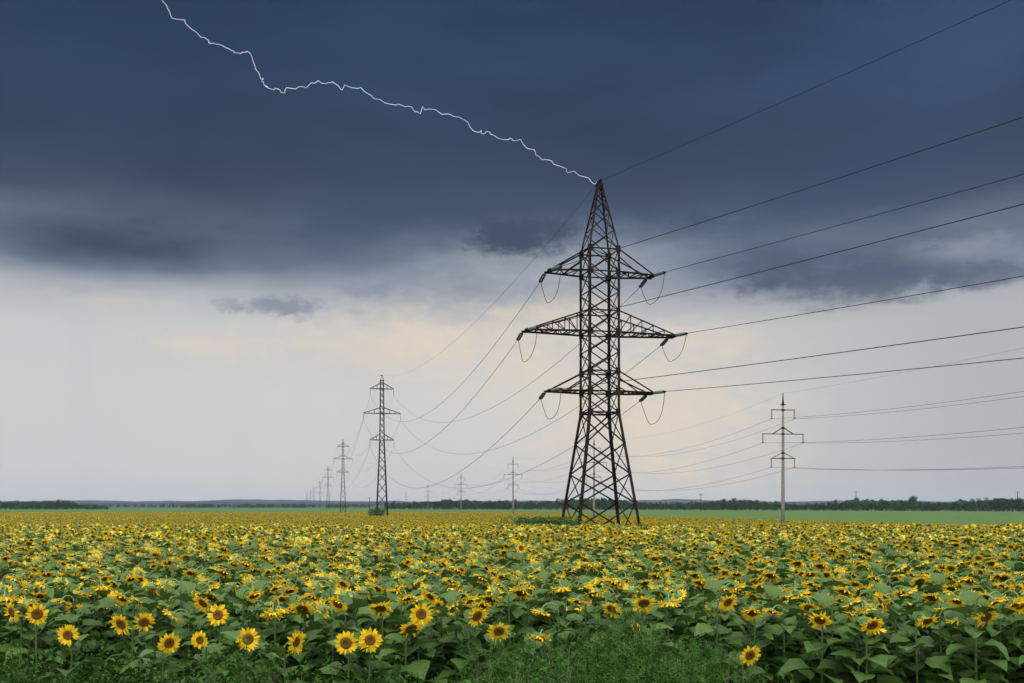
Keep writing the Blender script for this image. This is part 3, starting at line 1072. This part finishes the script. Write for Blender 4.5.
# ------------------------------------------------------------------ suspension towers of the same line
def far_tower(loc, ry, label):
    r = empty('lattice_tower', loc, ry)
    tag(r, label, 'power pylon', 'lattice pylons')
    HB = 24.0; HT = 42.2
    def w(z): return 1.75 + (.72 - 1.75) * z / HB if z < HB else .72 + (.5 - .72) * (z - HB) / (HT - HB)
    X = Vector((1, 0, 0)); Yv = Vector((0, 1, 0))
    P = lambda a, n, z: Vector((a * w(z), n * w(z), z))
    for (sa, sn) in corners:
        g = Geo()
        angle_bar(g, P(sa, sn, -.3), P(sa, sn, HB), .28, (sa, sn, 0), .05)
        angle_bar(g, P(sa, sn, HB), P(sa, sn, HT), .24, (sa, sn, 0), .05)
        build('leg', g, M['steel_far'], r)
    g = Geo()
    lv = [0, 4.2, 8, 11.4, 14.4, 17, 19.5, 21.8, 24] + [24 + (HT - 24) * k / 10 for k in range(1, 11)]
    for i in range(4):
        a, b = corners[i], corners[(i + 1) % 4]
        out = Vector((a[0] + b[0], a[1] + b[1], 0))
        for k in range(len(lv) - 1):
            z0, z1 = lv[k], lv[k + 1]
            angle_bar(g, P(a[0], a[1], z0), P(b[0], b[1], z1), .08, out)
            if k < 9 or True: angle_bar(g, P(b[0], b[1], z0), P(a[0], a[1], z1), .08, out)
        for z in (24, 32.2, 39.6, HT): angle_bar(g, P(a[0], a[1], z), P(b[0], b[1], z), .12, out)
    build('bracing', g, M['steel_far'], r)
    g = Geo()
    for (a, n) in corners: angle_bar(g, P(a, n, HT), Vector((.25 * a * .3, n * .08, HT + 1.5)), .12, (a, n, 0))
    box(g, (-.15, 0, HT + 1.5), .9, .22, .18)
    build('peak', g, M['steel_far'], r)
    for (L, z) in ((3.5, 39.6), (5.6, 32.2), (3.6, 24.2)):
        for sd in (-1, 1):
            g = Geo()
            e = Vector((sd * L, 0, z))
            for n in (-1, 1):
                b0 = P(sd, n, z); t0 = P(sd, n, z + 1.7)
                angle_bar(g, b0, e, .15, (0, n, 0)); angle_bar(g, t0, e + Vector((0, 0, .1)), .13, (0, n, 0))
                for k in (1, 2): angle_bar(g, b0.lerp(e, k / 3), t0.lerp(e, k / 3), .08, (0, n, 0))
            build('cross_arm', g, M['steel_far'], r)
            insulator(r, e, Vector((0, 0, -1)), 2.0, 'insulator_string', False, .13, 9, M['steel_far'])
    return r

line = [(382, 300, 'second lattice pylon, slim, behind the sunflowers left of the huge pylon, bush at foot'),
        (343, 595, 'third lattice pylon, slim and about half as tall in view as the second'),
        (328, 1000, 'fourth lattice pylon, small and pale, just left of the third'),
        (320, 1560, 'fifth lattice pylon, tiny and pale in the haze, left of the fourth'),
        (314, 2150, 'sixth lattice pylon, tiny hazy mast left of the fifth'),
        (310.5, 2500, 'seventh lattice pylon, tiny hazy mast left of the sixth'),
        (307, 3000, 'farthest lattice pylon, faintest and leftmost of the receding row')]
T = []
for i, (px, Y, lab) in enumerate(line):
    loc = Vector(((px - 512) / F * Y, Y, -1.9))
    if i == 0:
        first_t = far_tower(loc, .2, lab)
        rt = first_t
    else:
        rt = copy_tree(first_t)
        rt.location = loc; rt['label'] = lab
    T.append((loc, .2))

def hang_points(loc, rz, specs, drop):
    m = Matrix.Rotation(rz, 3, 'Z')
    out = []
    for (L, z) in specs:
        for sd in (-1, 1):
            out.append(loc + m @ Vector((sd * L, 0, z - drop)))
    return out

def span_pts(a, b, sag, n=28):
    out = []
    for i in range(n + 1):
        t = i / n
        p = a.lerp(b, t); p.z -= 4 * sag * t * (1 - t)
        out.append(p)
    return out

def wire(pts, r, label, group):
    g = Geo()
    tube(g, pts, r, 5)
    o = build('power_line', g, M['wire'], smooth=True)
    tag(o, label, 'wire', group)
    return o

ORD = ['upper left', 'upper right', 'middle left', 'middle right', 'lower left', 'lower right']
# towards the camera and off to the right
sdir = Vector((118 - TX, -110 - TY, 0))
apex = T0 + lp(0, 0, 32.5)
targets = {'upper left': (1024, 117), 'upper right': (1024, 174), 'middle left': (1024, 204), 'middle right': (1024, 276),
           'lower left': (1024, 327), 'lower right': (1024, 358), 'top': (1011, 0)}
def forward_wire(a, key, label):
    # plane of the wire is fixed by its start and the line direction; sag chosen from its height where it leaves the view
    px, py = targets[key]
    m = .552
    X0, Y0, Z0 = a
    u = (px - 512) / F
    t = (u * Y0 - X0) / (m + u)
    Yx = Y0 - t
    zx = EYE + (HY - py) / F * Yx
    span = 205.0
    tt = t / span
    drop = Z0 - zx
    sag = max(.6, drop / (4 * tt * (1 - tt)))
    b = Vector((X0 + m * span, Y0 - span, Z0))
    print('fwd', key, round(sag, 2), round(drop, 2))
    wire(span_pts(a, b, sag, 60), .020 if key == 'top' else .026, label, 'wires leaving the huge pylon towards the right edge')
for k, key in enumerate(ORD):
    forward_wire(ends_f[k], key, 'dark wire from the %s arm of the huge pylon up to the right edge' % key)
forward_wire(apex, 'top', 'highest thin wire from the tip of the huge pylon to the top right corner')
# away to the left, over all the following towers
specs = ((3.5, 39.6), (5.6, 32.2), (3.6, 24.2))
hp = [hang_points(l, r, specs, 2.05) for (l, r) in T]
for k, key in enumerate(ORD):
    pts = span_pts(ends_b[k], hp[0][k], 10.2, 40)
    for j in range(4):
        pts += span_pts(hp[j][k], hp[j + 1][k], (9.5, 10, 12, 12)[j], 24)[1:]
    wire(pts, .023, 'thin sagging wire from the %s arm of the huge pylon to the receding pylons' % key, 'wires from the huge pylon to the receding pylons')
tops = [l + Vector((0, 0, 43.7)) for (l, r) in T]
pts = span_pts(apex, tops[0], 5.5, 40)
for j in range(4): pts += span_pts(tops[j], tops[j + 1], 7, 24)[1:]
wire(pts, .013, 'faint highest wire from the tip of the huge pylon down to the receding pylons', 'wires from the huge pylon to the receding pylons')

# ------------------------------------------------------------------ concrete pole line
def concrete_pole(loc, rz, label):
    r = empty('utility_pole', loc, rz)
    tag(r, label, 'utility pole', 'concrete power poles')
    g = Geo()
    pts = [Vector((0, 0, z)) for z in (-.2, 5, 10, 15, 20.6)]
    tube(g, pts, [.31, .275, .24, .205, .165], 14)
    build('pole', g, M['concrete'], r, smooth=True)
    g = Geo()
    tube(g, [Vector((0, 0, 20.3)), Vector((0, 0, 20.75))], [.2, .2], 10)
    tube(g, [Vector((0, 0, 20.7)), Vector((0, 0, 22.3))], [.16, .05], 6)
    box(g, (0, 0, 20.45), .95, .14, .1)
    build('spike', g, M['steel_far'], r)
    for (L, z, tie) in ((1.85, 19.6, 0), (3.3, 15.8, 1.0), (1.9, 11.95, .9)):
        g = Geo()
        tube(g, [Vector((0, 0, z - .12)), Vector((0, 0, z + .12))], [.27, .27], 10)
        for n in (-1, 1):
            angle_bar(g, (-L, n * .12, z), (L, n * .12, z), .085, (0, n, 0))
            if tie:
                for sd in (-1, 1):
                    wd = .09 if L > 3 else .05
                    angle_bar(g, (sd * .1, n * .12, z + tie), (sd * L * (.5 if L > 3 else .95), n * .10, z + .03), wd, (0, n, 0))
        if tie:
            tube(g, [Vector((0, 0, z + tie - .15)), Vector((0, 0, z + tie + .12))], [.26, .26], 10)
        box(g, (-L, 0, z), .14, .34, .14); box(g, (L, 0, z), .14, .34, .14)
        build('cross_arm', g, M['steel_far'], r)
        for sd in (-1, 1):
            insulator(r, Vector((sd * L, 0, z - .05)), Vector((0, 0, -1)), 1.25, 'insulator_string', False, .13, 7, M['steel_far'])
            g = Geo(); box(g, (sd * L, 0, z - 1.38), .16, .7, .1); build('clamp', g, M['steel_far'], r)
    return r
poles = [(783, 157, 'tall pale concrete power pole with three cross arms, alone on the right'),
         (594, 262, 'concrete power pole seen through the legs of the huge lattice pylon'),
         (513, 365, 'concrete power pole just left of the huge lattice pylon'),
         (461, 545, 'smaller concrete power pole, second to the left of the huge lattice pylon'),
         (428, 840, 'small hazy concrete power pole, third to the left of the huge pylon'),
         (406, 1300, 'tiny farthest concrete power pole, just right of the second lattice pylon')]
PL = []
for i, (px, Y, lab) in enumerate(poles):
    loc = Vector(((px - 512) / F * Y, Y, -1.9))
    if i == 0:
        fp = concrete_pole(loc, .12, lab); rt = fp
    else:
        rt = copy_tree(fp); rt.location = loc; rt['label'] = lab
    PL.append((loc, .12))
specs = ((1.85, 19.6), (3.3, 15.8), (1.9, 11.95))
off = Vector((PL[0][0].x + 30, PL[0][0].y - 150, -.1))
pp = [hang_points(off, .12, specs, 1.4)] + [hang_points(l, r, specs, 1.4) for (l, r) in PL]
for k, key in enumerate(ORD):
    pts = span_pts(pp[0][k], pp[1][k], 2.9, 40)
    for j in range(1, 6): pts += span_pts(pp[j][k], pp[j + 1][k], (0, 2.9, 2.6, 4.5, 6, 7)[j], 24)[1:]
    wire(pts, .019, 'thin pale wire strung on the %s arms of the concrete power poles' % key, 'wires on the concrete power poles')
tp = [off + Vector((0, 0, 22.2))] + [l + Vector((0, 0, 22.2)) for (l, r) in PL]
pts = span_pts(tp[0], tp[1], 2.0, 40)
for j in range(1, 6): pts += span_pts(tp[j], tp[j + 1], 2.5, 24)[1:]
wire(pts, .010, 'faintest wire strung over the tips of the concrete power poles', 'wires on the concrete power poles')

# thin masts beyond the trees
def mast(px, top, Y, label, seed):
    g = Geo()
    x = (px - 512) / F * Y
    h = EYE + (HY - top) / F * Y - gz(Y)
    tube(g, [Vector((0, 0, -.2)), Vector((0, 0, h))], [.3, .22], 8)
    box(g, (0, 0, h - .9), 2.6, .25, .2)
    for s in (-1.1, 0, 1.1): tube(g, [Vector((s, 0, h - .8)), Vector((s, 0, h - .35))], [.12, .08], 6)
    o = build('mast', g, M['steel_far'], loc=(x, Y, gz(Y)))
    tag(o, label, 'mast', 'thin masts beyond the tree belt')
mast(701, 493.5, 700, 'thin dark mast above the tree belt between the huge pylon and the concrete pole', 1)
mast(856, 491, 800, 'thin faint mast above the tree belt right of the concrete pole', 2)
mast(1017.5, 491, 720, 'thin dark mast above the tree belt by the right edge', 3)
mast(369.5, 497, 900, 'tiny dark mast on the horizon just left of the second lattice pylon', 4)

# ------------------------------------------------------------------ lightning
LP = [(150,-22),(157,-9),(162,0),(167,8),(172,18),(181,20),(188,26),(198,34),(208,40),(211,43.5),(218,44),(226,48),(234,51),(240,54),(247,51),(251,54),
      (255,66),(259,73),(263,78),(264,85),(268,88),(275,88),(280,90),(285,93),(286.5,87.5),(298,87),(310,84),(318,80.5),(326,84),(332,81.5),
      (341,89.5),(348,86.5),(361,87.5),(371,95),(385,103),(396,105),(408,106),(418,112),(425,110),(436,110),(445,114),(459,117),(470,127),
      (480,132),(484,134),(490,132),(496,137),(504,140),(510,138),(516,141),(523,144),(536,155),(542,160),(552,161),(566,168.5),(579,175.5),(592,182.5),(597.5,184)]
rng = random.Random(5)
pts = []
n = len(LP)
for i, (px, py) in enumerate(LP):
    Y = 90 + 48 * (1 - i / (n - 1)) + (rng.uniform(-1.5, 1.5) if i < n - 1 else 0)
    if pts:
        q = at(px, py, Y)
        for k in (1, 2):
            p = prev.lerp(q, k / 3)
            pts.append(p + Vector((rng.gauss(0, .13), rng.gauss(0, .1), rng.gauss(0, .15))))
    prev = at(px, py, Y)
    pts.append(prev)
pts[-1] = apex + Vector((-.2, 0, .05))
g = Geo()
m = len(pts)
tube(g, pts, [(.27) * (.040 + .035 * (1 - i / m)) + .003 * math.sin(i * .8) for i in range(m)], 5)
o = build('lightning_bolt', g, M['bolt'])
tag(o, 'jagged white lightning bolt running from the top left to the tip of the huge pylon', 'lightning')

# ------------------------------------------------------------------ haze
g = Geo()
x0, x1, y0, y1, z0, z1 = -6000, 6000, -300, 6600, -6.0, 90.0
g.add([(x, y, z) for z in (z0, z1) for y in (y0, y1) for x in (x0, x1)],
      [(0, 2, 3, 1), (4, 5, 7, 6), (0, 1, 5, 4), (2, 6, 7, 3), (0, 4, 6, 2), (1, 3, 7, 5)])
m, nt, out = new_mat('haze')
v = nt.nodes.new('ShaderNodeVolumePrincipled')
v.inputs['Color'].default_value = (.58, .71, .92, 1)
v.inputs['Density'].default_value = .00007
v.inputs['Anisotropy'].default_value = 0.0
nt.links.new(v.outputs[0], out.inputs['Volume'])
hz = build('haze', g, m)
tag(hz, 'thin bluish haze over the far fields', 'haze', None, 'stuff')

# ------------------------------------------------------------------ sky
SUN_EL, SUN_AZ = math.radians(62), math.radians(205)     # azimuth from +Y towards +X: behind the camera, to the left
w = bpy.data.worlds.new('World')
scene.world = w
w.use_nodes = True
nt = w.node_tree
nt.nodes.clear()
L = nt.links
def val(x):
    if isinstance(x, (int, float)):
        n = nt.nodes.new('ShaderNodeValue'); n.outputs[0].default_value = x; return n.outputs[0]
    return x
def mth(op, *a, clamp=False):
    n = nt.nodes.new('ShaderNodeMath'); n.operation = op; n.use_clamp = clamp
    for i, x in enumerate(a):
        if isinstance(x, (int, float)): n.inputs[i].default_value = x
        else: L.new(x, n.inputs[i])
    return n.outputs[0]
add = lambda a, b: mth('ADD', a, b)
sub = lambda a, b: mth('SUBTRACT', a, b)
mul = lambda a, b: mth('MULTIPLY', a, b)
def smooth(x, a, b):
    n = nt.nodes.new('ShaderNodeMapRange'); n.interpolation_type = 'SMOOTHSTEP'
    L.new(x, n.inputs[0]); n.inputs[1].default_value = a; n.inputs[2].default_value = b
    return n.outputs[0]
def mixc(f, a, b):
    n = nt.nodes.new('ShaderNodeMix'); n.data_type = 'RGBA'
    if isinstance(f, (int, float)): n.inputs[0].default_value = f
    else: L.new(f, n.inputs[0])
    for i, x in ((6, a), (7, b)):
        if isinstance(x, tuple): n.inputs[i].default_value = (*x, 1)
        else: L.new(x, n.inputs[i])
    return n.outputs[2]
def srgb(h):
    c = [int(h[i:i + 2], 16) / 255 for i in (0, 2, 4)]
    return tuple(x / 12.92 if x <= .04045 else ((x + .055) / 1.055) ** 2.4 for x in c)

tc = nt.nodes.new('ShaderNodeTexCoord')
sep = nt.nodes.new('ShaderNodeSeparateXYZ'); L.new(tc.outputs['Generated'], sep.inputs[0])
X, Y, Z = sep.outputs
h = mth('SQRT', add(mul(X, X), mul(Y, Y)))
E = mul(mth('DIVIDE', Z, mth('MAXIMUM', h, .02)), 995.0)         # height over the horizon, 995 = 45 degrees
AZ = mul(mth('ARCTAN2', X, Y), 995.0)                             # compass angle, 995 per radian
def vec(x, y, z):
    n = nt.nodes.new('ShaderNodeCombineXYZ')
    for i, q in enumerate((x, y, z)):
        if isinstance(q, (int, float)): n.inputs[i].default_value = q
        else: L.new(q, n.inputs[i])
    return n.outputs[0]
# stretched cloud noises in direction space
v1 = vec(mul(X, 2.2), mul(Y, 2.2), mul(Z, 7.0))
n_big = noise(nt, 1.0, 4, .55, v1)
v2 = vec(mul(X, 6.0), mul(Y, 6.0), mul(Z, 22.0))
n_med = noise(nt, 1.0, 5, .6, v2)
v3 = vec(mul(X, 22.0), mul(Y, 22.0), mul(Z, 55.0))
n_fine = noise(nt, 1.0, 5, .62, v3)
n_tiny = noise(nt, 1.0, 5, .6, vec(mul(X, 75.0), mul(Y, 75.0), mul(Z, 130.0)))
n_rag = noise(nt, 1.0, 6, .65, vec(mul(X, 42.0), mul(Y, 42.0), mul(Z, 75.0)))
def cen(n): return sub(n, .5)
Ed = add(E, add(mul(cen(n_big), 48), add(mul(cen(n_med), 48), mul(cen(n_fine), 12))))
# the cloud base line wanders with compass direction
def blob(px, py, rx, ry, wob=.9, rag=None):
    """soft cloud at a compass direction and elevation; value 1 in its middle"""
    a = math.atan((px - 512) / 995); e = (505 - py) / 995 * math.cos(a)
    dx = mul(sub(AZ, a * 995), 1 / rx)
    dy = mul(sub(E, e * 995), 1 / ry)
    r = mth('SQRT', add(mul(dx, dx), mul(dy, dy)))
    if max(rx, ry) < 40: r = add(r, mul(cen(n_tiny), 2.2))
    r = add(r, add(mul(cen(n_rag), (wob * 1.5 if wob >= .9 else 0.0) if rag is None else rag), add(mul(cen(n_fine), wob * 1.2), mul(cen(n_med), wob * .6))))
    return r
Ed = add(Ed, mul(smooth(blob(80, 250, 150, 34, .4), 1.2, 0), 46))
Ed = add(Ed, mul(smooth(blob(240, 250, 170, 45, .4), 1.3, 0), 26))
Ed = sub(Ed, mul(smooth(blob(530, 250, 190, 45, .5), 1.2, .1), 22))
Ed = add(Ed, mul(smooth(blob(880, 272, 240, 40, .5), 1.3, .1), 36))
rp = [(0, 'cecac4'), (45, 'd1cfca'), (110, 'd2d1cd'), (172, 'cccac7'), (200, 'b4b6ba'), (228, '959ca7'), (254, '6c788b'), (288, '485469'),
      (330, '384459'), (375, '2f3e55'), (430, '293c56'), (505, '273c58'), (620, '364b69')]
n = nt.nodes.new('ShaderNodeMapRange'); L.new(Ed, n.inputs[0]); n.inputs[1].default_value = 0; n.inputs[2].default_value = 700
base = ramp(nt, n.outputs[0], [(e / 700, srgb(c)) for e, c in rp])
# broad light and dark streaks within the deck
deck = smooth(Ed, 235, 300)
base = mixc(mul(mul(deck, smooth(n_big, .42, .66)), .55), base, srgb('374c6b'))
base = mixc(mul(mul(deck, smooth(n_big, .52, .34)), .5), base, srgb('263449'))
base = mixc(mul(smooth(blob(980, 30, 220, 110, .5), 1.2, 0), .55), base, srgb('41597f'))
base = mixc(mul(smooth(blob(90, 60, 260, 130, .5), 1.2, 0), .35), base, srgb('263c59'))
# the light band is greyer to the right
right = mul(smooth(AZ, 120, 480), smooth(Ed, 255, 160))
base = mixc(mul(right, .7), base, srgb('a7a9ae'))
low_left = mul(smooth(AZ, 0, -480), smooth(Ed, 230, 180))
base = mixc(mul(low_left, .35), base, srgb('c3c6cb'))
# warm breaks
for (px, py, rx, ry, k) in ((655, 425, 115, 75, .9), (430, 345, 130, 34, .85), (565, 318, 70, 26, .6), (215, 345, 70, 13, .6), (700, 345, 55, 20, .55), (560, 385, 110, 40, .5), (110, 300, 70, 8, .3)):
    base = mixc(mul(smooth(blob(px, py, rx * 1.15, ry * 1.2, 1.0), 1.25, -.15), k), base, srgb('e3d3c0'))
# light break in the clouds at the right
base = mixc(mul(smooth(blob(955, 252, 62, 17, 1.1), 1.1, .0), .6), base, srgb('9ba0aa'))
# separate dark clouds
for (px, py, rx, ry, k, c) in ((517, 232, 68, 25, .9, '3f4b61'), (505, 240, 50, 15, .6, '3c485e'), (292, 306, 34, 13, .8, '838c9c'), (262, 308, 28, 9, .7, '8a92a0'), (234, 305, 20, 7, .7, '9097a4'), (367, 290, 32, 10, .65, '868e9e'),
                            (355, 312, 16, 5, .4, '9aa0ab'), (768, 266, 52, 22, .7, '4f5a70'), (860, 280, 120, 24, .75, '4f5a70'), (985, 276, 60, 14, .75, '59647a'), (640, 285, 60, 16, .35, '8990a0')):
    base = mixc(mul(smooth(blob(px, py, rx, ry, 1.0), 1.2, .1 if rx < 40 else .35), k), base, srgb(c))
# rain shafts: very faint vertical streaking in the bright band
sh = noise(nt, 1.0, 3, .5, vec(mul(AZ, .018), 0, mul(E, .002)))
base = mixc(mul(mul(smooth(sh, .45, .7), smooth(Ed, 230, 130)), .09), base, srgb('adb0b6'))
# overhead and behind the camera the unseen sky is brightened to light the field
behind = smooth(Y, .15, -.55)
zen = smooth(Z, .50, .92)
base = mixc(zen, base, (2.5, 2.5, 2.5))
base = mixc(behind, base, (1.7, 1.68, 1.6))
base = mixc(smooth(E, 0, -60), base, (.10, .11, .08))
sky = nt.nodes.new('ShaderNodeTexSky'); sky.sky_type = 'NISHITA'; sky.sun_disc = False
sky.sun_elevation = SUN_EL; sky.sun_rotation = SUN_AZ
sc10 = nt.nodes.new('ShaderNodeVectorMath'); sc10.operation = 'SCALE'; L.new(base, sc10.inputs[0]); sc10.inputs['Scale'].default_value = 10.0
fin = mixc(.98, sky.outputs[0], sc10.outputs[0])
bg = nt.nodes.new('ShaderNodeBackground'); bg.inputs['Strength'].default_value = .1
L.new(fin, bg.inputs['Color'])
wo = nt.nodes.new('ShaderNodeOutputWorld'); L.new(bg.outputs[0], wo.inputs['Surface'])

sl = bpy.data.lights.new('sun', 'SUN')
sl.energy = 1.5; sl.angle = math.radians(35); sl.color = (1, .96, .9)
so = bpy.data.objects.new('sun', sl); C.objects.link(so)
dsun = Vector((math.sin(SUN_AZ) * math.cos(SUN_EL), math.cos(SUN_AZ) * math.cos(SUN_EL), math.sin(SUN_EL)))
so.rotation_euler = (-dsun).to_track_quat('-Z', 'Y').to_euler()

# ------------------------------------------------------------------ camera
cam = bpy.data.cameras.new('camera')
cam.sensor_width = 36; cam.lens = 36 * F / 1024
cam.shift_y = (HY - 341.5) / 1024
cam.clip_start = .1; cam.clip_end = 30000
co = bpy.data.objects.new('camera', cam); C.objects.link(co)
co.location = (0, 0, EYE); co.rotation_euler = (math.pi / 2, 0, 0)
scene.camera = co

scene.render.engine = 'CYCLES'
cy = scene.cycles
cy.max_bounces = 5; cy.diffuse_bounces = 3; cy.glossy_bounces = 2; cy.transmission_bounces = 4; cy.volume_bounces = 0
cy.use_denoising = True
scene.view_settings.view_transform = 'Standard'
scene.view_settings.look = 'None'
scene.view_settings.exposure = 0; scene.view_settings.gamma = 1
